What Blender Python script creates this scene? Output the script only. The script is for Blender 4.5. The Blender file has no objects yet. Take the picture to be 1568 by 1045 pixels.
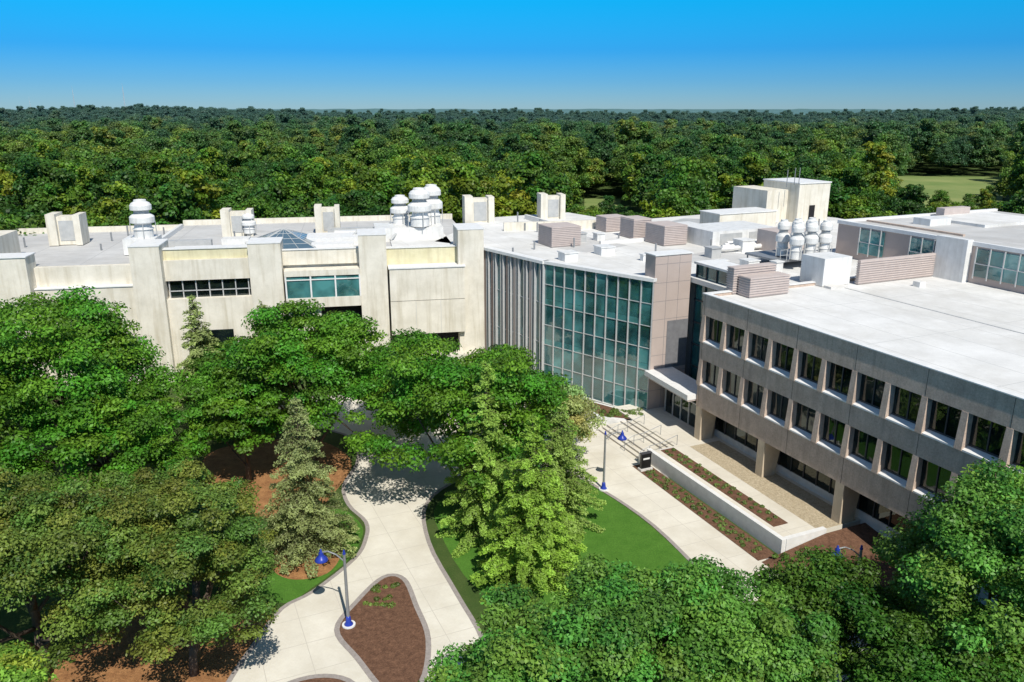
import bpy, math, random
import numpy as np
from mathutils import Vector
random.seed(7); RNG=np.random.default_rng(11)
sc=bpy.context.scene
sc.view_settings.view_transform='Standard'; sc.view_settings.look='None'; sc.view_settings.exposure=0
COL=sc.collection
# ------------------------------------------------------------------ materials
MATS={}
def nt(name):
    m=bpy.data.materials.new(name); m.use_nodes=True
    t=m.node_tree; return m,t,t.nodes["Principled BSDF"]
def N(t,k,**kw):
    n=t.nodes.new(k)
    for a,b in kw.items():
        if a in n.inputs: n.inputs[a].default_value=b
        else: setattr(n,a,b)
    return n
def rgb(c): return (c[0],c[1],c[2],1)
def surf(name,c1,c2=None,scale=1.0,rough=.85,bump=.0,bscale=None,stain=None,stretch=(1,1,1),spec=.3,fine=0.0,metal=0.0,samt=.65):
    if name in MATS: return MATS[name]
    m,t,p=nt(name)
    tc=N(t,'ShaderNodeNewGeometry')
    mp=N(t,'ShaderNodeMapping'); mp.inputs['Scale'].default_value=stretch
    t.links.new(tc.outputs['Position'],mp.inputs['Vector'])
    n=N(t,'ShaderNodeTexNoise',Scale=scale,Detail=8.0,Roughness=.65)
    t.links.new(mp.outputs[0],n.inputs['Vector'])
    r=N(t,'ShaderNodeValToRGB'); r.color_ramp.elements[0].position=.32; r.color_ramp.elements[1].position=.68
    r.color_ramp.elements[0].color=rgb(c1); r.color_ramp.elements[1].color=rgb(c2 or c1)
    t.links.new(n.outputs['Fac'],r.inputs['Fac'])
    out=r.outputs['Color']
    if fine>0:
        f=N(t,'ShaderNodeTexNoise',Scale=9.0,Detail=6.0,Roughness=.8)
        t.links.new(tc.outputs['Position'],f.inputs['Vector'])
        mr=N(t,'ShaderNodeMapRange'); mr.inputs[1].default_value=.3; mr.inputs[2].default_value=.7
        mr.inputs[3].default_value=1-fine; mr.inputs[4].default_value=1+fine
        t.links.new(f.outputs['Fac'],mr.inputs[0])
        mx=N(t,'ShaderNodeVectorMath',operation='SCALE'); t.links.new(out,mx.inputs[0]); t.links.new(mr.outputs[0],mx.inputs['Scale']); out=mx.outputs[0]
    if stain:
        s=N(t,'ShaderNodeMapping'); s.inputs['Scale'].default_value=(1.6,1.6,.12)
        t.links.new(tc.outputs['Position'],s.inputs['Vector'])
        sn=N(t,'ShaderNodeTexNoise',Scale=1.3,Detail=6.0,Roughness=.6); t.links.new(s.outputs[0],sn.inputs['Vector'])
        mr=N(t,'ShaderNodeMapRange'); mr.inputs[1].default_value=.48; mr.inputs[2].default_value=.75; mr.inputs[4].default_value=samt
        t.links.new(sn.outputs['Fac'],mr.inputs[0])
        mx=N(t,'ShaderNodeMix',data_type='RGBA'); mx.inputs[7].default_value=rgb(stain)
        t.links.new(mr.outputs[0],mx.inputs[0]); t.links.new(out,mx.inputs[6]); out=mx.outputs[2]
    t.links.new(out,p.inputs['Base Color'])
    p.inputs['Roughness'].default_value=rough; p.inputs['Specular IOR Level'].default_value=spec; p.inputs['Metallic'].default_value=metal
    if bump:
        b=N(t,'ShaderNodeBump',Strength=bump,Distance=.05)
        bn=N(t,'ShaderNodeTexNoise',Scale=bscale or 8.0,Detail=6.0,Roughness=.7)
        t.links.new(tc.outputs['Position'],bn.inputs['Vector'])
        t.links.new(bn.outputs['Fac'],b.inputs['Height']); t.links.new(b.outputs[0],p.inputs['Normal'])
    MATS[name]=m; return m
def panelled(name,c1,c2,gx,gy,line,stain=None,ang=0,lw=.02,samt=.6):
    m=surf(name,c1,c2,scale=.35,rough=.85,fine=.05,stain=None)
    t=m.node_tree; p=t.nodes["Principled BSDF"]; src=p.inputs['Base Color'].links[0].from_socket
    geo=[n for n in t.nodes if n.type=='NEW_GEOMETRY'][0]
    mp=N(t,'ShaderNodeMapping'); mp.inputs['Rotation'].default_value=(0,0,-ang); t.links.new(geo.outputs['Position'],mp.inputs['Vector'])
    sx=N(t,'ShaderNodeSeparateXYZ'); t.links.new(mp.outputs[0],sx.inputs[0])
    fs=[]
    for o,g in ((0,gx),(1,gy)):
        a=N(t,'ShaderNodeMath',operation='PINGPONG'); a.inputs[1].default_value=g/2; t.links.new(sx.outputs[o],a.inputs[0])
        b=N(t,'ShaderNodeMath',operation='LESS_THAN'); b.inputs[1].default_value=lw; t.links.new(a.outputs[0],b.inputs[0]); fs.append(b)
    mxm=N(t,'ShaderNodeMath',operation='MAXIMUM'); t.links.new(fs[0].outputs[0],mxm.inputs[0]); t.links.new(fs[1].outputs[0],mxm.inputs[1])
    sn=N(t,'ShaderNodeTexNoise',Scale=.14,Detail=8.0,Roughness=.75); t.links.new(geo.outputs['Position'],sn.inputs['Vector'])
    mr=N(t,'ShaderNodeMapRange'); mr.inputs[1].default_value=.43; mr.inputs[2].default_value=.7; mr.inputs[4].default_value=samt
    t.links.new(sn.outputs['Fac'],mr.inputs[0])
    m1=N(t,'ShaderNodeMix',data_type='RGBA'); m1.inputs[7].default_value=rgb(stain or c1); t.links.new(mr.outputs[0],m1.inputs[0]); t.links.new(src,m1.inputs[6])
    m2=N(t,'ShaderNodeMix',data_type='RGBA'); m2.inputs[7].default_value=rgb(line); t.links.new(mxm.outputs[0],m2.inputs[0]); t.links.new(m1.outputs[2],m2.inputs[6])
    t.links.new(m2.outputs[2],p.inputs['Base Color'])
    return m
RA=math.atan2(-.9139,.4059)
M_cream=surf('cream_concrete',(.62,.58,.49),(.78,.735,.64),.5,bump=.15,bscale=5,stain=(.43,.375,.265),fine=.05,samt=.6)
M_yellow=surf('stained_concrete',(.58,.53,.33),(.73,.68,.47),.6,bump=.12,bscale=5,stain=(.42,.36,.22),fine=.04)
M_brown=surf('aggregate_concrete',(.46,.355,.285),(.60,.475,.39),1.2,rough=.95,bump=.5,bscale=14,fine=.26,stain=(.33,.26,.21))
M_sill=surf('pale_sill',(.55,.53,.5),(.68,.66,.63),1.5,fine=.05)
M_beige=surf('beige_column',(.50,.41,.30),(.60,.50,.375),1.5,fine=.08)
M_pink=panelled('metal_panel',(.44,.36,.32),(.50,.415,.375),50,50,(.2,.17,.16),ang=RA)
M_pinkd=surf('dark_panel',(.15,.15,.16),(.20,.20,.21),2)
M_strip=surf('bronze_strip',(.20,.15,.13),(.28,.21,.185),2)
M_roof=panelled('white_roof_membrane',(.62,.615,.60),(.76,.755,.74),9,3.2,(.50,.50,.49),stain=(.50,.485,.45),ang=RA,lw=.03,samt=.75)
M_roof2=panelled('grey_roof_membrane',(.46,.46,.455),(.58,.575,.565),7,3,(.38,.38,.38),stain=(.38,.365,.345),ang=math.radians(11),lw=.04)
M_cap=surf('white_parapet_cap',(.68,.675,.66),(.8,.795,.78),2,rough=.5)
M_white=surf('white_painted_metal',(.66,.655,.635),(.78,.775,.755),1.5,rough=.45,stain=(.5,.49,.46))
M_galv=surf('weathered_grey_metal',(.38,.39,.39),(.50,.50,.49),1.5,rough=.5)
M_louv=surf('louvre_metal',(.47,.40,.37),(.54,.465,.43),1.5,rough=.6)
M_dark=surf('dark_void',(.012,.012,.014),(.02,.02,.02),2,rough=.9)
M_frame=surf('pale_mullion',(.50,.50,.50),(.58,.58,.57),3,rough=.4,metal=.2)
M_dframe=surf('dark_mullion',(.05,.05,.055),(.07,.07,.075),3,rough=.4)
M_floor=surf('interior_floor',(.35,.33,.3),(.42,.4,.37),1)
M_pave=panelled('concrete_paving',(.62,.58,.495),(.75,.71,.62),2.4,2.4,(.54,.50,.43),stain=(.54,.485,.385),ang=RA,lw=.02,samt=.75)
M_edge=surf('paver_edging',(.27,.24,.22),(.36,.32,.3),4,fine=.2)
M_soil=surf('ground_grass',(.035,.075,.012),(.07,.10,.025),.35,rough=1,fine=.3,bump=.3)
M_lawn=surf('lawn_turf',(.055,.155,.014),(.085,.205,.024),.9,rough=1,fine=.35,bump=.8,bscale=30)
M_mulch=surf('bark_mulch',(.10,.05,.03),(.19,.10,.06),3,rough=1,fine=.45,bump=.8,bscale=18)
M_mulcho=surf('orange_mulch',(.22,.10,.04),(.40,.205,.085),1.5,rough=1,fine=.45,bump=.8,bscale=18)
M_gravel=surf('tan_gravel',(.36,.29,.19),(.52,.44,.31),6,rough=1,fine=.4,bump=.8,bscale=25)
M_field=surf('meadow',(.12,.20,.05),(.27,.30,.11),.03,rough=1,fine=.1)
M_metal=surf('galvanised_steel',(.25,.26,.27),(.34,.35,.36),4,rough=.45,metal=.4)
M_mast=surf('mast_paint',(.42,.46,.5),(.5,.54,.58),.1)
M_blue=surf('blue_paint',(.02,.04,.30),(.03,.06,.38),3,rough=.35)
M_bark=surf('bark',(.07,.05,.035),(.13,.10,.075),3,rough=1,bump=.8,bscale=6,stretch=(1,1,.3))
M_red=surf('red_brown_plate',(.3,.06,.03),(.4,.1,.05),2)
M_black=surf('black_sign',(.01,.01,.01),(.015,.015,.015),2,rough=.3)
M_blind=surf('window_blind',(.16,.15,.13),(.22,.2,.18),2)
def glassmat(name,col,ior=1.75,tr=(.35,.5,.5),df_=.45,gcol=(.85,.95,.95)):
    m=bpy.data.materials.new(name); m.use_nodes=True; t=m.node_tree; t.nodes.clear()
    o=N(t,'ShaderNodeOutputMaterial'); mix=N(t,'ShaderNodeMixShader'); g=N(t,'ShaderNodeBsdfGlossy',Roughness=.02); g.inputs['Color'].default_value=rgb(gcol)
    mix2=N(t,'ShaderNodeMixShader'); mix2.inputs[0].default_value=df_
    tp=N(t,'ShaderNodeBsdfTransparent'); tp.inputs['Color'].default_value=rgb(tr)
    df=N(t,'ShaderNodeBsdfDiffuse')
    ge=N(t,'ShaderNodeNewGeometry')
    cn=N(t,'ShaderNodeTexNoise',Scale=.45,Detail=3.0); t.links.new(ge.outputs['Position'],cn.inputs['Vector'])
    cr=N(t,'ShaderNodeValToRGB'); cr.color_ramp.elements[0].position=.35; cr.color_ramp.elements[1].position=.65
    cr.color_ramp.elements[0].color=rgb([x*.45 for x in col]); cr.color_ramp.elements[1].color=rgb([x*1.4 for x in col])
    t.links.new(cn.outputs['Fac'],cr.inputs[0]); t.links.new(cr.outputs[0],df.inputs['Color'])
    no=N(t,'ShaderNodeTexNoise',Scale=.7,Detail=2.0); t.links.new(ge.outputs['Position'],no.inputs['Vector'])
    b=N(t,'ShaderNodeBump',Strength=.3,Distance=.06); t.links.new(no.outputs['Fac'],b.inputs['Height']); t.links.new(b.outputs[0],g.inputs['Normal'])
    lw=N(t,'ShaderNodeFresnel'); lw.inputs['IOR'].default_value=ior
    t.links.new(tp.outputs[0],mix2.inputs[1]); t.links.new(df.outputs[0],mix2.inputs[2])
    t.links.new(lw.outputs[0],mix.inputs[0]); t.links.new(mix2.outputs[0],mix.inputs[1]); t.links.new(g.outputs[0],mix.inputs[2]); t.links.new(mix.outputs[0],o.inputs[0])
    return m
M_glass=glassmat('curtain_wall_glass',(.06,.235,.245),2.2,(.5,.72,.72),.5)
M_wglass=glassmat('window_glass',(.012,.022,.024),1.8,(.3,.36,.36))
M_teal=glassmat('teal_glass',(.10,.33,.33),2.0,(.4,.6,.6),.6)
def leafmat(name,rand=False):
    m=bpy.data.materials.new(name); m.use_nodes=True; t=m.node_tree; p=t.nodes["Principled BSDF"]; o=t.nodes["Material Output"]
    a=N(t,'ShaderNodeAttribute',attribute_name='leafcol'); c=a.outputs['Color']
    if rand:
        oi=N(t,'ShaderNodeObjectInfo'); r=N(t,'ShaderNodeValToRGB'); e=r.color_ramp.elements
        e[0].color=(.42,.58,.75,1); e[1].color=(2.1,1.4,.9,1)
        for pos,cc in ((.25,(.65,.8,.8)),(.5,(1.0,1.0,.85)),(.78,(1.4,1.2,.8))):
            k=e.new(pos); k.color=rgb(cc)
        ge=N(t,'ShaderNodeNewGeometry')
        pn=N(t,'ShaderNodeTexNoise',Scale=.012,Detail=3.0); t.links.new(oi.outputs['Location'],pn.inputs['Vector'])
        pm=N(t,'ShaderNodeMapRange'); pm.inputs[1].default_value=.3; pm.inputs[2].default_value=.7; pm.inputs[3].default_value=-.38; pm.inputs[4].default_value=.38; t.links.new(pn.outputs['Fac'],pm.inputs[0])
        ad=N(t,'ShaderNodeMath',operation='ADD',use_clamp=True); t.links.new(oi.outputs['Random'],ad.inputs[0]); t.links.new(pm.outputs[0],ad.inputs[1]); t.links.new(ad.outputs[0],r.inputs[0])
        mx=N(t,'ShaderNodeVectorMath',operation='MULTIPLY'); t.links.new(c,mx.inputs[0]); t.links.new(r.outputs[0],mx.inputs[1]); c=mx.outputs[0]
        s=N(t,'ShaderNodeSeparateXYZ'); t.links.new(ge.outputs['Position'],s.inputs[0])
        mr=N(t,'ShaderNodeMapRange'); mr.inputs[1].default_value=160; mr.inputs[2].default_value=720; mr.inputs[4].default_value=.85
        t.links.new(s.outputs['Y'],mr.inputs[0]); m2=N(t,'ShaderNodeMix',data_type='RGBA'); m2.inputs[7].default_value=(.075,.155,.150,1)  # distance haze painted into the leaf colour, bluer along world Y
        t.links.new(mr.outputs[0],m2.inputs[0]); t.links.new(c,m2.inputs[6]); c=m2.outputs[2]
    t.links.new(c,p.inputs['Base Color']); p.inputs['Roughness'].default_value=.5; p.inputs['Specular IOR Level'].default_value=.3
    tr=N(t,'ShaderNodeBsdfTranslucent'); s=N(t,'ShaderNodeVectorMath',operation='MULTIPLY'); s.inputs[1].default_value=(1.6,1.4,.6)
    t.links.new(c,s.inputs[0]); t.links.new(s.outputs[0],tr.inputs['Color'])
    mix=N(t,'ShaderNodeMixShader'); mix.inputs[0].default_value=.27
    t.links.new(p.outputs[0],mix.inputs[1]); t.links.new(tr.outputs[0],mix.inputs[2]); t.links.new(mix.outputs[0],o.inputs[0])
    return m
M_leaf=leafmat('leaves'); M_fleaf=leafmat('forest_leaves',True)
# ------------------------------------------------------------------ mesh helpers
def frame(o,a):
    c,s=math.cos(a),math.sin(a)
    return lambda S,T,Z:(o[0]+S*c-T*s, o[1]+S*s+T*c, Z)
W=lambda S,T,Z:(S,T,Z)
class Thing:
    def __init__(s,name,loc=(0,0,0)):
        s.e=bpy.data.objects.new(name,None); s.e.empty_display_size=.5; s.e.location=loc; COL.objects.link(s.e); s.parts={}; s.loc=loc
    def acc(s,part,mat):
        return s.parts.setdefault((part,mat.name),([],[],mat))
    def box(s,part,mat,F,a,b,c,d,z0,z1):
        v,f,_=s.acc(part,mat); n=len(v)
        for z in (z0,z1):
            for S,T in ((a,c),(b,c),(b,d),(a,d)): v.append(F(S,T,z))
        f+= [(n,n+3,n+2,n+1),(n+4,n+5,n+6,n+7),(n,n+1,n+5,n+4),(n+1,n+2,n+6,n+5),(n+2,n+3,n+7,n+6),(n+3,n,n+4,n+7)]
    def prism(s,part,mat,pts,z0,z1,F=W):
        v,f,_=s.acc(part,mat); n=len(v); k=len(pts)
        A=sum(pts[i][0]*pts[(i+1)%k][1]-pts[(i+1)%k][0]*pts[i][1] for i in range(k))
        if A<0: pts=pts[::-1]
        for p in pts: v.append(F(p[0],p[1],z0))
        for p in pts: v.append(F(p[0],p[1],z1))
        f.append(tuple(range(n+k-1,n-1,-1))); f.append(tuple(range(n+k,n+2*k)))
        for i in range(k): j=(i+1)%k; f.append((n+i,n+j,n+k+j,n+k+i))
    def lathe(s,part,mat,c,prof,seg=20):
        v,f,_=s.acc(part,mat); n=len(v)
        for r,z in prof:
            for i in range(seg):
                a=2*math.pi*i/seg; v.append((c[0]+r*math.cos(a),c[1]+r*math.sin(a),c[2]+z))
        for j in range(len(prof)-1):
            for i in range(seg):
                k=(i+1)%seg; f.append((n+j*seg+i,n+j*seg+k,n+(j+1)*seg+k,n+(j+1)*seg+i))
    def tube(s,part,mat,p0,p1,r0,r1,seg=8):
        v,f,_=s.acc(part,mat); n=len(v); p0=Vector(p0);p1=Vector(p1); d=(p1-p0).normalized()
        a=d.orthogonal().normalized(); b=d.cross(a)
        for p,r in ((p0,r0),(p1,r1)):
            for i in range(seg):
                t=2*math.pi*i/seg; v.append(tuple(p+a*(r*math.cos(t))+b*(r*math.sin(t))))
        for i in range(seg): k=(i+1)%seg; f.append((n+i,n+k,n+seg+k,n+seg+i))
        f.append(tuple(range(n+seg,n+2*seg))); f.append(tuple(range(n+seg-1,n-1,-1)))
    def raw(s,part,mat,verts,faces):
        v,f,_=s.acc(part,mat); n=len(v); v+=list(verts); f+=[tuple(i+n for i in q) for q in faces]
    def done(s,smooth=()):
        for (k,_),(v,f,m) in s.parts.items():
            me=bpy.data.meshes.new(k); me.from_pydata([(a-s.loc[0],b-s.loc[1],c-s.loc[2]) for a,b,c in v],[],f); me.materials.append(m); me.update()
            if k in smooth:
                me.polygons.foreach_set('use_smooth',[True]*len(me.polygons))
            o=bpy.data.objects.new(k,me); o.parent=s.e; COL.objects.link(o)
        return s
def sheet(name,mat,pts,z,F=W):
    P=[F(p[0],p[1],z) for p in pts]
    A=sum(P[i][0]*P[(i+1)%len(P)][1]-P[(i+1)%len(P)][0]*P[i][1] for i in range(len(P)))
    if A<0: P=P[::-1]
    me=bpy.data.meshes.new(name); me.from_pydata(P,[],[tuple(range(len(P)))]); me.materials.append(mat)
    o=bpy.data.objects.new(name,me); COL.objects.link(o); return o
def smoothpoly(pts,n=5):
    out=[];k=len(pts)
    for i in range(k):
        p0,p1,p2,p3=[np.array(pts[(i+j-1)%k],float) for j in range(4)]
        for q in range(n):
            t=q/n; out.append(tuple(.5*((2*p1)+(-p0+p2)*t+(2*p0-5*p1+4*p2-p3)*t*t+(-p0+3*p1-3*p2+p3)*t**3)))
    return out
def ring(name,mat,pts,w,z):
    k=len(pts); P=np.array(pts); v=[];f=[]
    for i in range(k):
        t=P[(i+1)%k]-P[i-1]; t/=np.linalg.norm(t)+1e-9; nn=np.array([-t[1],t[0]])
        a=P[i]-nn*w/2;b=P[i]+nn*w/2; v+=[(a[0],a[1],z),(b[0],b[1],z)]
    for i in range(k):
        j=(i+1)%k; f.append((2*i,2*j,2*j+1,2*i+1))
    me=bpy.data.meshes.new(name); me.from_pydata(v,[],f); me.materials.append(mat); o=bpy.data.objects.new(name,me); COL.objects.link(o); return o
# ------------------------------------------------------------------ ground & terrain
def hf(x,y):
    r=np.clip((y-170)/600,0,1); r=r*r*(3-2*r)
    return r*(3.8*np.sin(x/230+1)*np.cos(y/310)+3.0*np.sin(x/97+y/170)+2.2*np.sin(x/310-y/83)-1.5)
xs=np.sinh(np.linspace(-6,6,141))*40; xs=np.clip(xs,-8000,8000); ys=np.concatenate([np.linspace(-300,100,9),150+np.sinh(np.linspace(0,5.4,110))*70])
X,Y=np.meshgrid(xs,ys); Z=np.where(Y>150,hf(X,Y),0)
nx=len(xs); f=[]
v=np.stack([X.ravel(),Y.ravel(),Z.ravel()],1).tolist()
for j in range(len(ys)-1):
    for i in range(nx-1): a=j*nx+i; f.append((a,a+1,a+nx+1,a+nx))
me=bpy.data.meshes.new('ground'); me.from_pydata(v,[],f); me.materials.append(M_soil); o=bpy.data.objects.new('ground',me); COL.objects.link(o)
th=np.linspace(-1.15,1.15,260); rr=1350*np.exp(np.linspace(0,1.9,60)); v=[];f=[]
for r in rr:
    for a in th:
        x=r*math.sin(a);y=r*math.cos(a); z=float(hf(x,y))+14.5+2.2*math.sin(r/61+a*40)*math.cos(a*97)+random.uniform(-1.6,1.6)+ (random.random()<.05)*2
        v.append((x,y,z))
for j in range(len(rr)-1):
    for i in range(len(th)-1): a=j*len(th)+i; f.append((a,a+1,a+len(th)+1,a+len(th)))
M_hill=surf('distant_canopy',(.07,.15,.155),(.095,.19,.19),.03,rough=1,fine=.25)  # blue-green base colour has the far haze painted in
me=bpy.data.meshes.new('distant_hills'); me.from_pydata(v,[],f); me.materials.append(M_hill); COL.objects.link(bpy.data.objects.new('distant_hills',me))
CL=[(.475,.61,215,345),(.09,.135,190,255)]
for (a,b,y0,y1) in CL:
    v=[];f=[];n=24;mm=8
    for j in range(n+1):
        y=y0+(y1-y0)*j/n
        for i in range(mm+1):
            x=y*(a+(b-a)*i/mm); v.append((x,y,float(hf(np.float64(x),np.float64(y)))+.3))
    for j in range(n):
        for i in range(mm): q=j*(mm+1)+i; f.append((q,q+1,q+mm+2,q+mm+1))
    me=bpy.data.meshes.new('meadow_field'); me.from_pydata(v,[],f); me.materials.append(M_field); COL.objects.link(bpy.data.objects.new('meadow_field',me))
# ------------------------------------------------------------------ paving
RO=(15.6,63.3); FR=frame(RO,RA)
pz=smoothpoly([(-14.5,30),(-14.4,34),(-14,37.1),(-13.4,40.2),(-12,41.9),(-10.2,45.5),(-9.9,48),(-10.3,50.3),(-12,52.8),(-13,56),(-12.8,61),(-15,66),(-24,71),(-24,75),(0,77),(7.5,73.2),(13,69.5),(15,66),(12,58.6),(15,50),(18,41),(20,33),(17,32),(13.6,40),(12.2,43.2),(9.9,49.8),(7,55),(4.4,58.0),(0,58),(-4,57),(-6.3,53),(-5.6,47.6),(-3.3,41.6),(-1.5,37),(0,30),(-4,24)],4)
sheet('concrete_walkway',M_pave,pz,.012)
ring('walkway_edging',M_edge,pz,.28,.018)
sheet('lawn',M_lawn,smoothpoly([(4.4,57.8),(6.9,54.8),(9.7,49.7),(12,43.2),(13,39),(9,36),(3,39),(-2,42),(-5,49),(-5.5,53),(-3,56.6),(0,57.7)],4),.006)
tb=smoothpoly([(-8,43.4),(-6.7,43.2),(-5.6,40.4),(-4.6,37.4),(-4.6,34),(-6,33),(-8.2,35.8),(-9.8,38.2),(-9.2,40.8)],5)
sheet('mulch_bed',M_mulch,tb,.024); ring('bed_edging',M_edge,tb,.3,.030)
tb2=smoothpoly([(-12,33.2),(-10,34.4),(-8,33.8),(-7,31),(-10,28),(-13,30)],5)
sheet('mulch_bed',M_mulch,tb2,.024); ring('bed_edging',M_edge,tb2,.3,.030)
sheet('mulch_ground',M_mulcho,smoothpoly([(-13.3,60.5),(-13.6,54),(-14.5,51.5),(-18,51),(-22,53.5),(-25,58),(-25,63),(-18,65)],5),.008)
sheet('mulch_ground',M_mulcho,smoothpoly([(-14.6,30),(-14.5,34),(-14.2,37),(-13.8,39.6),(-16,41),(-22,40),(-24,34),(-20,29)],5),.008)
sheet('lawn',M_lawn,smoothpoly([(-13.4,40.7),(-12.2,42.2),(-10.6,45.3),(-10.2,48),(-10.6,50),(-12.6,52.2),(-15,50),(-17,45),(-16,42)],5),.010)
mb=smoothpoly([(-13.8,43.2),(-11.6,43.8),(-11.2,46.5),(-12.4,48.8),(-15.2,48.5),(-15.5,45)],5)
sheet('mulch_bed',M_mulcho,mb,.016)
T=Thing('entrance_terrace')
T.prism('terrace_paving',M_pave,[(-9,-2.6),(0.9,-2.6),(0.9,-5.0),(16.4,-5.0),(16.4,3),(-9,6)],-.2,.9,FR)
T.box('retaining_wall',M_cap,FR,.9,16.7,-5.35,-5.0,-.2,1.15)
T.box('retaining_wall_end',M_cap,FR,16.4,16.75,-4.997,-1.6,-.2,1.15)
nst=6
for i in range(nst-1):
    z=.9-.15*(i+1); w0=2.6+(.42*i)+(1.0 if i>=3 else 0); w1=w0+.42+(1.0 if i==2 else 0)
    T.box('step_%d'%i,M_pave,FR,-6.4,.88,-w1,-w0,-.2,z)
    T.box('step_nosing',M_edge,FR,-6.4,.88,-w1-.002,-w1+.05,z-.05,z+.004)
T.box('cheek_wall',M_cap,FR,.89,1.2,-6.1,-5.36,-.2,.95)
T.prism('planter_wall',M_cap,[(6.3,71.6),(8.0,68.2),(12.1,67.1),(12.6,68.6),(7.6,72.6)],-.1,.75)
T.prism('planter_soil',M_mulch,[(6.8,71.4),(8.3,68.5),(11.9,67.5),(12.2,68.5),(7.6,72.3)],.7,.76)
T.prism('gravel_strip',M_gravel,[(1.5,1.5),(1.5,-1.5),(16.39,-1.9),(16.39,1.5)],.85,.906,FR)
T.prism('mulch_bed_upper',M_mulch,[(1.2,-2.9),(1.2,-4.2),(14.8,-4.35),(14.8,-3.1)],.85,.93,FR)
T.box('bed_kerb',M_sill,FR,1.08,1.19,-4.3,-2.8,.85,.97)
for sx in (-4.2,-1.6,.8):
    p=[FR(sx,-2.3,1.8),FR(sx,-4.0,1.35),FR(sx,-5.0,1.3),FR(sx,-5.9,.95)]
    for a,b in zip(p,p[1:]): T.tube('handrail',M_metal,a,b,.03,.03,6)
    for q,zb in zip(p,(.9,.45,.4,.0)): T.tube('handrail_post',M_metal,q,(q[0],q[1],zb),.025,.025,6)
T.done()
v=[FR(16.8,3,.85),FR(16.8,-1.7,.85),FR(16.8,-5.3,.3),FR(16.8,-7.0,.03),FR(20.5,-6.8,.03),FR(22,-2,.03),FR(22,3,.3)]
me=bpy.data.meshes.new('mulch_slope'); me.from_pydata(v,[],[(0,6,5,1),(1,5,4,2),(2,4,3)]); me.materials.append(M_mulch)
COL.objects.link(bpy.data.objects.new('mulch_slope',me))
sheet('mulch_bed',M_mulch,[(1.2,-5.5),(1.2,-6.9),(16.6,-7.1),(16.6,-5.5)],.030,FR)
# ------------------------------------------------------------------ right building
B=Thing('office_building')
zr=13.5; L=40.0; bay=2.62
B.box('roof_slab',M_roof,FR,.35,L,.35,50,12.6,13.25)
B.box('interior_core',M_dark,FR,.6,L-.5,3.0,49,0.5,12.5)
WZ=((5.85,8.0),(9.6,11.75))
B.box('facade_concrete',M_brown,FR,0,L,0,.42,11.75,zr)
B.box('facade_concrete',M_brown,FR,0,L,0.002,.42,8.0,9.6)
B.box('facade_concrete',M_brown,FR,0,L,0.002,.42,3.8,5.85)
B.box('end_wall',M_brown,FR,0.0,.34,.421,50,3.8,zr-.003)
B.box('parapet_cap',M_cap,FR,-.06,L,-.06,.40,zr,zr+.07)
B.box('parapet_cap',M_cap,FR,-.06,.40,.401,26,zr,zr+.07)
B.box('soffit',M_beige,FR,.36,L,.43,6,3.55,3.8)
n=int(L/bay)
for z,_ in WZ:
    for i in range(n+1):
        s0=i*bay+.50; s1=(i+1)*bay+.04
        B.raw('window_sills',M_cap,[FR(s0,-.1,z-.02),FR(s1,-.1,z-.02),FR(s1,.45,z+.16),FR(s0,.45,z+.16),FR(s0,-.1,z-.13),FR(s1,-.1,z-.13)],[(0,1,2,3),(4,5,1,0)])
for i in range(n+1):
    s=i*bay
    for z0,z1 in WZ:
        a=s+.02; b=s+.50
        B.raw('pilasters',M_brown,[FR(a,-.16,z0-.1),FR(b,-.16,z0-.1),FR(b,.5,z0-.1),FR(a,.5,z0-.1),FR(a+.04,-.02,z1),FR(b-.04,-.02,z1),FR(b-.04,.5,z1),FR(a+.04,.5,z1)],[(0,1,5,4),(1,2,6,5),(3,0,4,7),(4,5,6,7)])
        B.box('window_glass',M_wglass,FR,s+.48,s+bay+.04,.42,.45,z0,z1)
        B.box('window_frames',M_dframe,FR,s+.5,s+bay,.35,.415,z0+.15,z0+.24)
        B.box('window_frames',M_dframe,FR,s+.5,s+bay,.35,.415,z1-.09,z1)
        B.box('window_frames',M_dframe,FR,s+.5+(bay-.5)*.5,s+.57+(bay-.5)*.5,.35,.415,z0+.24,z1-.09)
        k=random.random()
        if k<.6:
            hb=random.choice((.4,.7,1.1)); B.box('blinds',M_blind,FR,s+.6,s+bay-.05,.75,.77,z1-hb,z1)
        if k>.3: B.box('furniture',M_sill,FR,s+.8,s+1.1+random.random(),1.2,1.25,z0,z0+random.uniform(.6,1.3))
    for z0,z1 in ((11.75,13.5),(8.0,9.6),(3.8,5.85)):
        if i%2==0: B.box('panel_joints',M_dark,FR,s+.25,s+.275,-.004,.02,z0,z1)
B.box('floor_plates',M_floor,FR,.7,L,.50,2.9,8.1,8.3); B.box('floor_plates',M_floor,FR,.7,L,.50,2.9,11.9,12.1)
B.box('floor_plates',M_floor,FR,.7,L,.50,2.9,5.3,5.5)
for i in range(6):
    s=.05+i*7.75
    B.raw('columns',M_beige,[FR(s,-.02,-.1),FR(s+.75,-.02,-.1),FR(s+.75,1.1,-.1),FR(s,1.1,-.1),FR(s-.0,.0,3.799),FR(s+.75,.0,3.799),FR(s+.75,1.7,3.799),FR(s,1.7,3.799)],[(0,1,5,4),(1,2,6,5),(2,3,7,6),(3,0,4,7)])
B.box('ground_glass',M_wglass,FR,.4,L,1.9,1.94,1.5,3.55)
B.box('ground_base_wall',M_sill,FR,.4,L,1.85,2.1,.0,1.5)
for i in range(int(L/1.3)):
    B.box('window_frames',M_dframe,FR,.4+i*1.3,.47+i*1.3,1.82,1.9,1.5,3.55)
    if i%3!=1: B.box('blinds',M_sill,FR,.5+i*1.3,1.5+i*1.3,2.3,2.32,1.6,1.6+random.uniform(.5,1.9))
B.box('roof_seams',M_galv,FR,.4,L,13,13.12,13.25,13.28)
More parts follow.
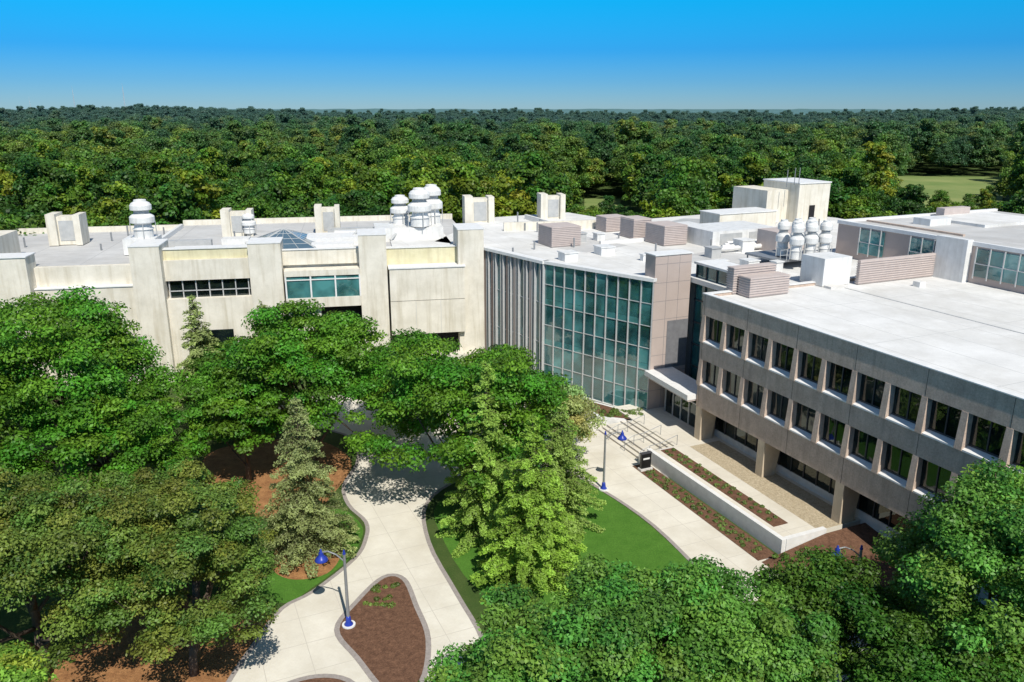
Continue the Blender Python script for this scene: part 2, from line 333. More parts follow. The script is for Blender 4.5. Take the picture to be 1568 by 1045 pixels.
B.box('roof_vent',M_white,FR,4.0,4.7,19,19.7,13.25,13.7)
B.box('roof_vent',M_red,FR,8.5,9.1,27,30,13.25,13.35)
B.box('roof_vent',M_white,FR,14,14.5,22,22.5,13.25,13.6)
def louvre(t,F,a,b,c,d,z0,z1):
    t.box('louvre_screens',M_louv,F,a,b,c,d,z0,z1)
    z=z0+.1
    while z<z1-.1:
        t.box('louvre_slats',M_louv,F,a-.06,b+.06,c-.06,d+.06,z,z+.07); z+=.2
louvre(B,FR,-.4,.4,2.6,6.9,13.3,15.5)
louvre(B,FR,.6,2.0,3.0,7.0,13.3,14.9)
louvre(B,FR,1.5,1.8,15.0,24.5,13.3,15.4)
B.box('white_plenum',M_white,FR,-1.5,1.2,11.5,14.6,13.3,15.7)
B.box('white_plenum',M_galv,FR,-1.9,-1.52,11.9,14.2,13.6,15.3); B.box('plenum_feet',M_sill,FR,1.4,2.2,11.5,13.4,13.25,13.45)
B.done()
# ------------------------------------------------------------------ right rear wing
G=Thing('rear_wing')
WF=frame((34,83),RA)
G.box('wing_walls',M_pink,WF,0,30,0,24,5,16.5)
G.box('wing_roof',M_roof2,WF,.3,29.7,.3,23.7,16.5,16.62)
G.box('wing_cap',M_cap,WF,-.1,30.1,-.1,.3,16.5,16.85); G.box('wing_cap',M_cap,WF,-.1,.3,.301,24,16.5,16.85)
for a,b in ((3,6),(9,11.6),(15.8,30)):
    G.box('wing_glass',M_teal,WF,a,b,-.12,-.05,13.9,16.3)
    k=a
    while k<=b+.01: G.box('wing_mullions',M_frame,WF,k,k+.08,-.22,-.121,13.7,16.45); k+=1.3
    G.box('wing_mullions',M_frame,WF,a,b,-.2,-.122,15.0,15.07)
G.box('wing_panel',M_white,WF,12.2,15.3,-.7,-.01,13.0,17.0)
G.box('wing_equipment',M_white,WF,4,6,6,9,16.62,17.3); G.box('wing_equipment',M_louv,WF,1,2,13,17,16.62,17.6)
G.box('wing_equipment',M_roof,WF,2,9,10,20,16.62,16.9)
G.box('wing_gravel_stop',M_brown,WF,.8,12,3.0,3.3,16.62,16.8)
G.done()
# ------------------------------------------------------------------ glass atrium + centre mass
A=Thing('glass_atrium')
deck=[(-3.2,87.9),(3.45,79.0),(12.9,70.3),(16.3,71.8),(18.7,66.4),(36,74),(40,80),(55.9,86.3),(45.7,112.8),(37.9,122),(14.8,109.3),(8.3,118.8),(-3.6,112.8),(-9,92)]
A.prism('roof_deck',M_roof,deck,12.7,13.15)
A.prism('roof_patches',M_roof2,[(2,90),(8,84.5),(13,89),(8,97)],13.15,13.17); A.prism('roof_patches',M_roof2,[(15,80),(24,76),(30,79),(22,86)],13.15,13.17)
A.prism('roof_patches',M_galv,[(16,101),(30,96),(36,108),(24,112)],13.15,13.17)
inner=[(0.5,88.5),(6,83),(16,73.5),(22,70),(36,76),(52,88),(44,111),(37,120),(14,108),(7,117),(-3,111)]
A.prism('interior_core',M_floor,inner,-.1,12.69)
for z in (4.7,8.9):
    A.prism('floor_slabs',M_sill,[(-2.4,88.5),(3.8,80),(13.2,71.2),(16,73.5),(6,83.2),(0,89)],z,z+.35)
def curtain(p0,p1,z0,z1,n,glass,fin,mat,hs):
    dx,dy=p1[0]-p0[0],p1[1]-p0[1]; Ln=math.hypot(dx,dy); F=frame(p0,math.atan2(dy,dx))
    A.box('glazing',glass,F,0,Ln,.0,.03,z0,z1)
    for i in range(n+1):
        s=Ln*i/n; A.box('mullions',mat,F,s-.04,s+.04,-fin,-.003,z0,z1)
    for h in hs: A.box('transoms',mat,F,0,Ln,-.07,-.004,h,h+.06)
    A.box('top_cap',M_cap,F,-.1,Ln+.1,-fin-.12,.5,z1,z1+.3)
    A.box('base_kerb',M_sill,F,0,Ln,-.2,.2,-.1,.35)
    return F,Ln
F1,L1=curtain((-3.2,87.2),(3.3,78.5),.3,13.1,8,M_glass,.30,M_frame,[4.8,9.0])
for i in range(8):
    s=L1*(i+.5)/8
    if i in (0,1,3,4,6): A.box('metal_strips',M_strip if i%2 else M_pink,F1,s-.30,s+.02,-.16,-.01,.3,13.1)
    A.box('mullions',M_frame,F1,s+.15,s+.20,-.22,-.003,.3,13.1)
    for (z0_,z1_) in ((.4,4.7),(5.4,8.95),(9.6,13.0)):
        if random.random()<.35: A.box('tinted_panes',M_teal,F1,s+.22,s+.52,-.012,-.002,z0_,z1_)
F2,L2=curtain((3.3,78.5),(12.7,69.8),.3,13.1,10,M_glass,.13,M_frame,[2.6,4.7,6.8,8.9,11.0])
for s in (2.5,5.4,8.3,11.2):
    p=F2(s,1.0,0); A.tube('interior_columns',M_cap,(p[0],p[1],.3),(p[0],p[1],12.7),.2,.2,10)
for zz in (5.05,9.25): A.box('interior_rail',M_cap,F2,.3,L2-.3,.5,.56,zz,zz+.5)
for i in range(10):
    a=L2*i/10+.06; b_=L2*(i+1)/10-.06
    for zz in (4.76,8.96): A.box('spandrels',M_teal,F2,a,b_,-.012,-.002,zz,zz+.55)
    for (z0_,z1_) in ((.4,2.58),(2.66,4.68),(5.35,6.78),(6.86,8.88),(9.55,10.98),(11.06,13.0)):
        if random.random()<.3: A.box('tinted_panes',M_teal,F2,a,b_,-.012,-.002,z0_,z1_)
T2=frame((12.75,69.85),RA+math.pi/2)
A.box('tower_panels',M_pink,T2,0,3.9,0,1.6,-.1,15.4)
for k in range(1,9): A.box('tower_joints',M_pinkd,T2,0,3.9,-.004,.01,1.0+k*1.7,1.03+k*1.7)
for k in (1.3,2.6): A.box('tower_joints',M_pinkd,T2,k,k+.03,-.005,.01,-.1,15.4)
A.box('tower_dark_panel',M_pinkd,T2,1.6,3.9,-.03,-.006,4.8,9.3)
A.box('tower_cap',M_cap,T2,-.08,3.98,-.08,1.68,15.4,15.5)
SF=frame((16.35,71.6),RA)
A.box('slot_glass',M_glass,SF,.0,6.0,.6,.64,.9,14.4)
A.box('slot_core',M_dark,SF,.0,6.0,1.8,3,.9,14.2)
A.box('slot_cap',M_cap,SF,0,6.1,.3,3,14.4,14.6)
for i in range(5): A.box('mullions_dark',M_dframe,SF,.1+i*1.45,.18+i*1.45,.48,.597,.9,14.4)
for z in (4.7,6.8,8.9,11,12.8): A.box('transoms_dark',M_dframe,SF,0,6.0,.5,.596,z,z+.1)
A.prism('canopy',M_cap,[FR(-7.2,-.5,0)[:2],FR(-.05,-.9,0)[:2],FR(-.05,1.9,0)[:2],FR(-7.2,2.5,0)[:2]],4.35,4.8)
A.prism('canopy_soffit',M_louv,[FR(-7.1,-.4,0)[:2],FR(-.1,-.8,0)[:2],FR(-.1,1.9,0)[:2],FR(-7.1,2.5,0)[:2]],4.2,4.348)
A.box('entrance_glass',M_wglass,FR,-6.2,-.1,1.3,1.34,.9,4.2)
for i in range(6): A.box('entrance_frames',M_frame,FR,-6.2+i*1.2,-6.12+i*1.2,1.2,1.297,.9,4.2)
A.box('entrance_frames',M_frame,FR,-6.2,-.1,1.2,1.296,3.1,3.2)
A.box('brick_panel',M_red,FR,-3.2,-2.2,1.5,1.6,.9,3.2)
A.done()
# ------------------------------------------------------------------ rooftop equipment of centre
E=Thing('rooftop_equipment')
def stack(c,k=1.0,h=1.0):
    P=lambda l:[(r*k,z*h) for r,z in l]
    E.lathe('exhaust_stacks',M_white,c,P([(.95,0),(.95,.9),(1.05,.92),(1.05,1.0),(.9,1.02)]),24)
    E.lathe('exhaust_stacks',M_white,c,P([(.9,1.02),(.78,1.5),(1.18,1.62),(1.22,1.7),(1.22,2.25),(1.15,2.35),(.85,2.6)]),24)
    E.lathe('stack_bands',M_galv,c,P([(.85,2.6),(.74,2.62),(.74,2.95),(1.0,3.0)]),24)
    E.lathe('exhaust_stacks',M_white,c,P([(1.0,3.0),(1.06,3.06),(1.06,3.5),(.9,3.75),(.62,3.92),(.6,4.1),(.5,4.12),(.5,3.9),(0,3.88)]),24)
    for a in range(4):
        t=a*math.pi/2+.4; E.tube('stack_struts',M_galv,(c[0]+1.25*k*math.cos(t),c[1]+1.25*k*math.sin(t),c[2]),(c[0]+1.2*k*math.cos(t),c[1]+1.2*k*math.sin(t),c[2]+1.7*h),.05,.05,5)
LO=(-3.2,87.3); LA=math.radians(11); FL=frame(LO,LA)
def ubox(F,a,b,c,d,z0,z1):
    E.box('vent_towers',M_cream,F,a,b,c+.5,d,z0,z1-.35)
    E.box('vent_towers',M_cream,F,a-.003,a+(b-a)*.28,c,d+.3,z0,z1)
    E.box('vent_towers',M_cream,F,b-(b-a)*.2,b+.003,c,d+.3,z0,z1-.1)
    E.box('vent_grilles',M_galv,F,a+(b-a)*.32,b-(b-a)*.24,c+.44,c+.498,z0+.5,z1-.8)
ubox(frame((-53.5,91.5),LA),0,3.6,0,2.4,12.7,16.3)
ubox(frame((-35.2,96.5),LA),0,3.6,0,2.2,12.9,16.2)
ubox(frame((-24.2,98),LA),0,3.0,0,2.2,12.9,16.5)
ubox(frame((-6.3,107),LA),0,4.0,0,2.2,12.9,16.7)
ubox(frame((4.0,111),LA),0,3.5,0,2.2,12.9,16.6)
stack((-40.3,87,14.4),1.05,1.0); E.box('stack_plinths',M_white,frame((-42,85.4),LA),0,3.3,0,3.3,12.7,14.4)
stack((-32.2,97.5,13.3),.7,.6)
stack((-10.9,94.5,14.6),1.15,1.08); stack((-13.6,97.5,14.4),1.0,.85); stack((-9.8,97.8,14.4),1.1,1.15)
E.box('stack_plinths',M_white,frame((-16,92.8),LA),0,8,0,5,12.9,14.5)
E.box('ducts',M_white,frame((-21,94),LA),0,4,0,1.2,12.9,14.0); E.box('ducts',M_galv,frame((-22.5,97),LA),0,6,0,.8,12.9,13.9)
E.box('ducts',M_galv,frame((-38.5,87.5),LA),0,5,0,.9,12.9,13.9); E.box('ducts',M_white,frame((-33,90),LA),0,3,0,2,12.9,13.7)
for k in range(5):
    E.tube('curved_pipes',M_galv,(-19+k*1.2,91.5+k*.25,13.2),(-18+k*1.2,93+k*.25,14.3),.14,.14,7)
E.tube('curved_pipes',M_galv,(-30,89,13.4),(-22,92.5,13.4),.2,.2,8)
pf=frame((-28.4,84.6),LA); v=[pf(0,0,13.35),pf(7.2,0,13.35),pf(7.2,8.6,13.35),pf(0,8.6,13.35),pf(3.6,4.3,15.0)]
E.raw('skylight_glass',surf('skylight_glass',(.07,.12,.17),(.09,.15,.20),2,rough=.12,spec=.9),v,[(0,1,4),(1,2,4),(2,3,4),(3,0,4)])
E.box('skylight_kerb',M_cap,pf,-.3,7.5,-.3,8.9,12.9,13.32)
for i in range(4): E.tube('skylight_ribs',M_galv,v[i],v[4],.07,.07,6)
for k in (.25,.5,.75):
    for i in range(4):
        a=Vector(v[i]).lerp(Vector(v[4]),k); b=Vector(v[(i+1)%4]).lerp(Vector(v[4]),k); E.tube('skylight_ribs',M_galv,a,b,.03,.03,5)
        c=Vector(v[i]).lerp(Vector(v[(i+1)%4]),k); E.tube('skylight_ribs',M_galv,c,v[4],.03,.03,5)
for (x,y,a,b,h) in ((4.4,87.5,3.4,3.6,2.2),(14.3,93.5,3,2.4,2.3),(17.0,88.5,3.8,3.0,2.2),(11.7,99,2.5,3,1.8)):
    louvre(E,frame((x,y),RA),-a,0,0,b,13.2,13.2+h)
for (x,y,w,h) in ((4.7,80.5,1.5,.8),(8.7,84,1.6,.8),(7,92,1.2,1.0),(9.5,93,1,.8),(20,82,1.2,1),(22,76,1.3,.8),(13,80,.6,.6),(16,78,.6,.9),(24,86,1.6,1.2),(30,92,2,1.4),(33,90,1,1.6),(12,103,1.5,1.5),(20,100,2.5,1.0),(27,104,2,1.2),(21,71.5,.9,.8),(24,73,.8,1.2),(19.6,74,.5,1.1),(31,76,.8,.7)):
    F=frame((x,y),RA); mm=random.choice((M_white,M_white,M_galv)); E.box('roof_units',mm,F,0,w,0,w,13.1,13.15+h); E.box('roof_units',mm,F,-.08,w+.08,-.08,w+.08,13.15+h,13.25+h)
for i in range(3):
    for j in range(2):
        c=(26.3+i*1.6+j*.7,77.0+i*.7-j*1.9,14.2); stack(c,.55,.85)
PF2=frame((24.6,76.5),RA+math.pi/2)
E.box('stack_platform',M_metal,PF2,0,6.4,-2,3,13.9,14.1)
for k in range(9):
    q=PF2(k*.8,-2,0); E.tube('platform_rail',M_galv,(q[0],q[1],14.1),(q[0],q[1],15.1),.03,.03,4)
for zz in (14.6,15.1): E.tube('platform_rail',M_galv,PF2(0,-2,zz),PF2(6.4,-2,zz),.03,.03,4)
for a in (0.2,3,6):
    for b in (-1.8,2.8):
        p=PF2(a,b,0); E.tube('platform_legs',M_metal,(p[0],p[1],13.1),(p[0],p[1],13.9),.08,.08,6)
for i in range(5):
    E.tube('duct_runs',M_white,(22+i*.6,84+i*1.2,13.6),(29+i*.6,87+i*1.2,13.6),.25,.25,8)
E.box('air_handler',M_white,frame((22,87),RA),-6,0,0,9,13.1,15.0); E.box('air_handler',M_louv,frame((28,84),RA),-3,0,0,5,13.1,15.4)
E.box('air_handler',M_galv,frame((22,87),RA),-.2,.05,1,4,13.5,14.7); E.box('air_handler',M_galv,frame((22,87),RA),-.2,.05,5,8,13.5,14.7)
pf=frame((38.3,107.5),RA)
E.box('penthouse',M_cream,pf,-7,0,0,5.4,13.1,18.3); E.box('penthouse_cap',M_cap,pf,-7.1,.1,-.1,5.5,18.3,18.45)
E.box('penthouse',M_cream,pf,-9,-2,-3.6,-.01,13.1,17.4)
E.box('penthouse_trim',M_dark,pf,.0,.03,2,3,13.2,15.4)
E.box('low_walls',M_cream,frame((26,100),RA+math.pi/2),0,9,0,4,13.1,15.2)
E.box('low_walls',M_cap,frame((26,100),RA+math.pi/2),-.1,9.1,-.1,4.1,15.2,15.3)
E.box('low_walls',M_cream,frame((-1,100),LA),0,14,0,.4,13.1,14.2)
E.box('low_walls',M_cap,frame((10,90),RA),-.2,.2,0,25,13.15,13.5)
E.box('low_walls',M_cap,frame((5,104),RA),-8,8,0,.35,13.15,13.8)
E.box('low_walls',M_cap,frame((27,88),RA),-14,12,0,.35,13.15,13.7)
for i in range(26):
    x,y=random.uniform(-2,40),random.uniform(82,108); E.tube('vent_pipes',M_metal,(x,y,13.1),(x,y,13.1+random.uniform(.5,1.6)),.1,.1,7)
for i in range(14):
    s_,t_=random.uniform(-70,-4),random.uniform(4,23); p=FL(s_,t_,12.6); E.tube('vent_pipes',M_metal,p,(p[0],p[1],13.3+random.random()*.8),.1,.1,7)
for (x,y) in ((37,106),(37.8,106.6),(35,103)): E.tube('vent_pipes',M_metal,(x,y,18.3),(x,y,20.5),.05,.05,5)
E.done()
# ------------------------------------------------------------------ left (cream) building
C=Thing('concrete_building')
b=lambda part,mat,*a: C.box(part,mat,FL,*a)
b('main_mass',M_cream,-75,-36.3,.9,25,-.1,12.3); b('roof_membrane',M_roof2,-74.6,-36.3,.9,24.7,12.3,12.62)
b('main_mass',M_cream,-36.29,-.2,.9,27,-.1,12.5); b('roof_membrane',M_roof2,-36.2,-.3,.9,26.7,12.5,12.95)
b('parapet_walls',M_cream,-75,-36.3,24.7,25.1,12,13.3); b('parapet_walls',M_cream,-36.3,-.2,26.6,27.1,12,13.6)
b('stepped_roofs',M_cap,-33,-14,3.2,5.0,12.9,13.6); b('stepped_roofs',M_cap,-20,-12,6,10,12.9,13.9)
b('stepped_roofs',M_roof,-9.8,-3,3.5,14,12.9,13.15); b('stepped_roofs',M_cap,-36.2,-35.8,3.3,24,12.9,13.5)
b('walls',M_cream,-75,-45.6,-1.6,.89,-.1,13.95); b('caps',M_cap,-75,-45.5,-1.7,1.0,13.95,14.05)
b('walls',M_cream,-75,-49.5,2,8,12.3,15.4)
b('walls',M_cream,-45.59,-36.21,.1,.89,10.6,12.6); b('walls',M_cream,-45.59,-36.21,-.6,.89,-.1,10.5); b('caps',M_cap,-45.59,-36.21,-.7,.09,10.5,10.62)
b('towers',M_cream,-36.2,-33.3,-1.2,3.2,-.1,14.6); b('caps',M_cap,-36.25,-33.25,-1.25,3.3,14.6,14.7)
b('yellow_band',M_yellow,-33.29,-24.81,.25,.89,12.95,14.0); b('caps',M_cap,-33.29,-24.81,.15,1.2,14.0,14.1)
b('walls',M_cream,-33.29,-24.81,-.1,.89,10.8,12.94); b('walls',M_cream,-33.29,-24.81,-.5,.89,-.1,8.9)
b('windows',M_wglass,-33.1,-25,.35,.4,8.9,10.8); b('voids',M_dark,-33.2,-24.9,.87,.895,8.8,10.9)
for k in range(7): b('window_frames',M_frame,-33.1+k*1.32,-33.0+k*1.32,.2,.345,8.9,10.8)
b('window_frames',M_frame,-33.1,-25,.2,.344,9.6,9.68)
b('blinds',M_blind,-31.6,-28.3,.5,.52,9.0,10.7); b('blinds',M_teal,-33,-31.8,.5,.52,9.0,10.7); b('blinds',M_teal,-27,-25.2,.5,.52,9.0,10.3)
b('towers',M_cream,-24.8,-21.5,-.8,2.8,-.1,14.5); b('caps',M_cap,-24.85,-21.45,-.85,2.9,14.5,14.6)
b('walls',M_cream,-21.49,-13.51,.6,.89,11.9,13.5); b('caps',M_cap,-21.49,-13.51,.5,1.0,13.5,13.6)
b('box_front',M_cream,-21.3,-13.52,-1.3,.59,11.0,11.6); b('box_front',M_cream,-21.3,-13.52,-1.3,.59,7.6,8.65)
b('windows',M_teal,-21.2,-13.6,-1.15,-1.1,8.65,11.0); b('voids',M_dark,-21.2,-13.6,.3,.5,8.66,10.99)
for k in range(4): b('window_frames',M_cap,-21.28+k*2.55,-21.12+k*2.55,-1.28,-1.0,8.66,10.99)
b('window_frames',M_cap,-21.2,-13.6,-1.25,-1.151,10.55,10.65)
b('blinds',M_cap,-18.4,-16.2,-.9,-.85,9.4,10.4)
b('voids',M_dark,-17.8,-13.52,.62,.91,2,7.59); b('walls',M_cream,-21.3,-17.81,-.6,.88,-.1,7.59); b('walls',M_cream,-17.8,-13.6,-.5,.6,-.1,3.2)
b('towers',M_cream,-13.5,-10.6,-1.1,3.2,-.1,15.1); b('caps',M_cap,-13.55,-10.55,-1.15,3.3,15.1,15.2)
b('yellow_band',M_yellow,-10.59,-2.91,.3,.89,11.0,13.4); b('caps',M_cap,-10.59,-2.91,.2,1.1,13.4,13.5)
b('box_front',M_cream,-10.4,-2.3,-1.7,.29,7.98,11.5); b('box_front',M_cream,-10.4,-2.3,-1.7,.29,4.2,7.92); b('box_seam',M_dark,-10.3,-2.4,-1.6,.2,7.9,8.0)
b('caps',M_cap,-10.5,-2.2,-1.8,.28,11.5,11.62)
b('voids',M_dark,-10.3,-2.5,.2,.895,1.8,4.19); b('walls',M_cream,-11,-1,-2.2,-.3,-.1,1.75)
for k in (-7.7,-5.0): b('box_joint',M_galv,k,k+.03,-1.703,-1.6,4.2,7.9)
b('towers',M_cream,-2.9,-.1,-1.1,3.2,-.1,15.4); b('caps',M_cap,-2.95,-.05,-1.15,3.3,15.4,15.5)
for s0,s1 in ((-31,-27),(-44,-38)): b('windows',M_wglass,s0,s1,-.62,-.58,2,5.5)
C.done()
# ------------------------------------------------------------------ lamps, sign, masts
def lamp(x,y,ang,h=4.6):
    t=Thing('street_lamp',(x,y,0))
    t.lathe('base',M_blue,(x,y,0),[(.26,0),(.26,.12),(.17,.22),(.14,.5),(.11,.62),(0,.63)],14)
    t.lathe('plinth',M_cap,(x,y,0),[(.38,0),(.38,.1),(0,.1)],16)
    t.tube('pole',M_metal,(x,y,.5),(x,y,h),.095,.075,10)
    t.lathe('finial',M_blue,(x,y,h),[(.09,-.05),(.1,.0),(.05,.08),(.07,.14),(0,.24)],10)
    c,s=math.cos(ang),math.sin(ang); P=lambda d,z:(x+c*d,y+s*d,z)
    pts=[P(0,h-.5),P(.45,h-.1),P(.9,h+.08),P(1.25,h)]
    for a,b_ in zip(pts,pts[1:]): t.tube('arm',M_metal,a,b_,.04,.04,7)
    hx,hy,hz=P(1.3,h-.35)
    t.lathe('shade',M_blue,(hx,hy,hz),[(0.02,-.16),(.36,-.16),(.37,-.12),(.28,.02),(.17,.12),(.12,.26),(.14,.32),(.05,.42),(.06,.5),(0,.56)],18)
    t.done(smooth=('shade','base','finial'))
lamp(7.0,55.3,0.15); lamp(-9.2,38.6,math.radians(175)); lamp(19.1,38.6,math.radians(180),4.9)
S=Thing('entrance_sign',FR(2.2,-6.3,0))
q=frame(FR(2.2,-6.3,0)[:2],RA+math.pi/2)
S.box('plinth',M_sill,q,-.55,.55,-.25,.25,-.05,.2); S.box('panel',M_black,q,-.45,.45,-.12,.12,.2,1.45); S.box('cap',M_dframe,q,-.5,.5,-.16,.16,1.45,1.53)
S.box('lettering',M_white,q,-.3,.3,-.125,-.121,.95,1.1); S.done()
for (x,y,h,w) in ((-690,1480,64,4),(-790,1500,60,2.4),(-905,1560,42,2.0)):
    t=Thing('radio_mast',(x,y,0))
    for k in range(8):
        z0=h*k/8; z1=h*(k+1)/8; r0=w*(1-k/9)*.5; r1=w*(1-(k+1)/9)*.5
        for a in range(3):
            A0=a*2.094; A1=(a+1)*2.094
            t.tube('lattice',M_mast,(x+r0*math.cos(A0),y+r0*math.sin(A0),z0),(x+r1*math.cos(A0),y+r1*math.sin(A0),z1),.2,.16,5)
            t.tube('braces',M_mast,(x+r0*math.cos(A0),y+r0*math.sin(A0),z0),(x+r1*math.cos(A1),y+r1*math.sin(A1),z1),.09,.09,4)
    t.tube('antenna',M_mast,(x,y,h),(x,y,h+7),.15,.1,5)
    t.done()
# ------------------------------------------------------------------ trees
def quads(name,pos,nrm,size,col,mat,aspect=.6):
    n=len(pos); nrm=nrm/(np.linalg.norm(nrm,axis=1,keepdims=True)+1e-9)
    r=RNG.normal(size=(n,3)); t=np.cross(nrm,r); t/=np.linalg.norm(t,axis=1,keepdims=True)+1e-9; bt=np.cross(nrm,t)
    s=(size*RNG.uniform(.65,1.35,n))[:,None]
    V=np.stack([pos-t*s*.5,pos-bt*s*.5*aspect,pos+t*s*.5,pos+bt*s*.5*aspect],1).reshape(-1,3)
    me=bpy.data.meshes.new(name); me.vertices.add(4*n); me.vertices.foreach_set('co',V.astype(np.float32).ravel())
    me.loops.add(4*n); me.loops.foreach_set('vertex_index',np.arange(4*n,dtype=np.int32))
    me.polygons.add(n); me.polygons.foreach_set('loop_start',np.arange(0,4*n,4,dtype=np.int32)); me.polygons.foreach_set('loop_total',np.full(n,4,dtype=np.int32))
    at=me.attributes.new('leafcol','FLOAT_COLOR','FACE'); c=np.ones((n,4),np.float32); c[:,:3]=col; at.data.foreach_set('color',c.ravel())
    me.materials.append(mat); me.update(); me.validate(); return me
def crown(h,r,zb,n,leaf,col,ncl=130,flat=.6,hollow=.45,rc=(.15,.27),jit=.25):
    zc=(h+zb)/2; rz=(h-zb)/2; ph=RNG.uniform(0,6.28,6)
    d=RNG.normal(size=(ncl,3)); d/=np.linalg.norm(d,axis=1,keepdims=True); d[:,2]=np.where(d[:,2]<-.55,-d[:,2],d[:,2])
    fr=hollow+(1-hollow)*np.sqrt(RNG.random(ncl))
    env=1+.18*np.sin(3*d[:,0]+ph[0])*np.sin(2.5*d[:,1]+ph[1])+.15*np.sin(6*d[:,0]+ph[2]+4*d[:,2])+.13*np.sin(7*d[:,1]+ph[3])+.06*RNG.normal(size=ncl)
    fr=fr*env*.88
    cr=r*RNG.uniform(rc[0],rc[1],ncl)
    c=d*fr[:,None]*np.array([r,r,rz]); c[:,2]+=zc
    c[:,2]=np.minimum(c[:,2],h-cr*flat*.8)
    w=cr**2; idx=RNG.choice(ncl,n,p=w/w.sum())
    ld=RNG.normal(size=(n,3)); ld/=np.linalg.norm(ld,axis=1,keepdims=True); ld[:,2]=np.where((ld[:,2]<0)&(RNG.random(n)<.55),-ld[:,2],ld[:,2])
    pos=c[idx]+ld*(cr[idx]*(.45+.75*RNG.random(n)))[:,None]*np.array([1,1,flat])
    nr=ld+np.array([0,0,.6])+RNG.normal(size=(n,3))*.65
    base=np.array(col); cv=RNG.uniform(1-jit,1+jit,ncl)[idx]*RNG.uniform(.65,1.35,n)
    cc=base*cv[:,None]; cc[:,0]*=RNG.uniform(.75,1.4,ncl)[idx]
    return pos,nr,cc,c,zc
def trunkmesh(t,x,y,z0,h,zb,r,targets,rt):
    t.tube('trunk',M_bark,(x,y,-.1),(x+.1,y,zb+1.0),rt*1.25,rt*.8,10)
    top=(x,y,h*.8); t.tube('trunk',M_bark,(x+.1,y,zb+.9),top,rt*.8,rt*.15,8)
    for i,c in enumerate(targets):
        z=zb*.7+(h*.55-zb*.7)*(i/len(targets)); p0=Vector((x+.05,y,z)); p1=Vector((x+c[0],y+c[1],c[2])); m=p0.lerp(p1,.5)+Vector((0,0,-.05*r))
        t.tube('limbs',M_bark,p0,m,rt*.4,rt*.25,6); t.tube('limbs',M_bark,m,p1,rt*.25,rt*.06,6)
def deciduous(name,x,y,h,r,zb,n,leaf,col,ncl=130,flat=.6,rc=(.15,.27),jit=.32,rt=None):
    t=Thing(name,(x,y,0)); pos,nr,cc,c,zc=crown(h,r,zb,n,leaf,col,ncl,flat,rc=rc,jit=jit)
    me=quads('foliage',pos,nr,leaf,cc,M_leaf); o=bpy.data.objects.new('foliage',me); o.parent=t.e; COL.objects.link(o)
    trunkmesh(t,x,y,0,h,zb,r,c[:14],rt or r*.045); t.done(smooth=('trunk','limbs'))
def conifer(name,x,y,h,r,n,leaf,col,zb=.6,droop=.25,gap=.42,nb=9,power=.85,irr=.3):
    t=Thing(name,(x,y,0)); t.tube('trunk',M_bark,(x,y,-.1),(x,y,h*.97),r*.07,.03,8)
    P=[];Nn=[];Cc=[]; zs=np.arange(zb,h-.15,gap); tot=0; items=[]
    for z in zs:
        Lz=r*((h-z)/(h-zb))**power
        for k in range(nb):
            a=RNG.uniform(0,6.283); Lb=Lz*RNG.uniform(1-irr,1.12)+.1; zz=z+RNG.uniform(-gap/2,gap/2); items.append((a,Lb,zz)); tot+=Lb**1.5+.2
    for a,Lb,zz in items:
        m=max(6,int(n*(Lb**1.5+.2)/tot)); u=RNG.random(m)**.7; wd=.12+.38*Lb*(1-u)*.55+.1
        side=RNG.uniform(-1,1,m)*wd
        px=u*Lb; pz=zz+.12*Lb*u-droop*Lb*u*u - np.abs(side)*.35+RNG.normal(size=m)*.06- RNG.random(m)*.15
        ca,sa=math.cos(a),math.sin(a)
        P.append(np.stack([px*ca-side*sa,px*sa+side*ca,pz],1))
        nn=np.stack([ca*.35+0*u,sa*.35+0*u,.9+0*u],1)+RNG.normal(size=(m,3))*.5; Nn.append(nn)
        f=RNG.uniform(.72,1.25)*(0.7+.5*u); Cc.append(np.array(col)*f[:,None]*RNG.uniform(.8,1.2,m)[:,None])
        if Lb>.7: t.tube('branches',M_bark,(x,y,zz),(x+ca*Lb*.85,y+sa*Lb*.85,zz+.1*Lb-droop*Lb*.7),.03,.008,4)
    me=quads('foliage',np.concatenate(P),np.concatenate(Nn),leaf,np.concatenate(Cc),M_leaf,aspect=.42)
    o=bpy.data.objects.new('foliage',me); o.parent=t.e; COL.objects.link(o); t.done()
GR=(.085,.23,.018); GD=(.06,.16,.018); OL=(.13,.21,.036); PA=(.29,.37,.13); BR=(.11,.265,.04)
LC=(.10,.19)
deciduous('honey_locust_tree',-33.0,55,15.4,8.8,1.8,80000,.25,GR,240,.45,rc=LC)
deciduous('honey_locust_tree',-44,57,14.6,7.5,3.2,36000,.32,GR,150,.5)
deciduous('honey_locust_tree',-27.5,49.5,10.4,6.0,1.2,46000,.24,GR,150,.45,rc=(.11,.21))
deciduous('honey_locust_tree',-38,45,10.5,6.0,2.0,30000,.30,GD,130,.5)
deciduous('honey_locust_tree',-16.2,59.5,13.4,7.4,1.6,74000,.24,GR,220,.45,rc=LC)
deciduous('honey_locust_tree',-20.5,56.5,8.6,3.8,1.8,24000,.25,GR,90,.5)
deciduous('honey_locust_tree',-3.4,53.8,12.0,7.4,.9,76000,.24,GR,230,.45,rc=LC)
deciduous('willow_oak_tree',-24,34.5,11.0,6.6,1.5,100000,.165,OL,280,.5,rc=(.08,.17))
deciduous('willow_oak_tree',-16.4,34.6,9.7,4.7,.8,68000,.16,OL,200,.5,rc=(.10,.19))
deciduous('willow_oak_tree',-18.4,40.3,9.0,4.8,1,50000,.17,OL,160,.5,rc=(.10,.19))
deciduous('maple_tree',0.5,25.3,9.8,4.4,2.5,70000,.17,BR,130,.65,rc=(.11,.21))
deciduous('maple_tree',5.6,27.0,10.6,4.9,2.5,90000,.17,BR,150,.65,rc=(.11,.21))
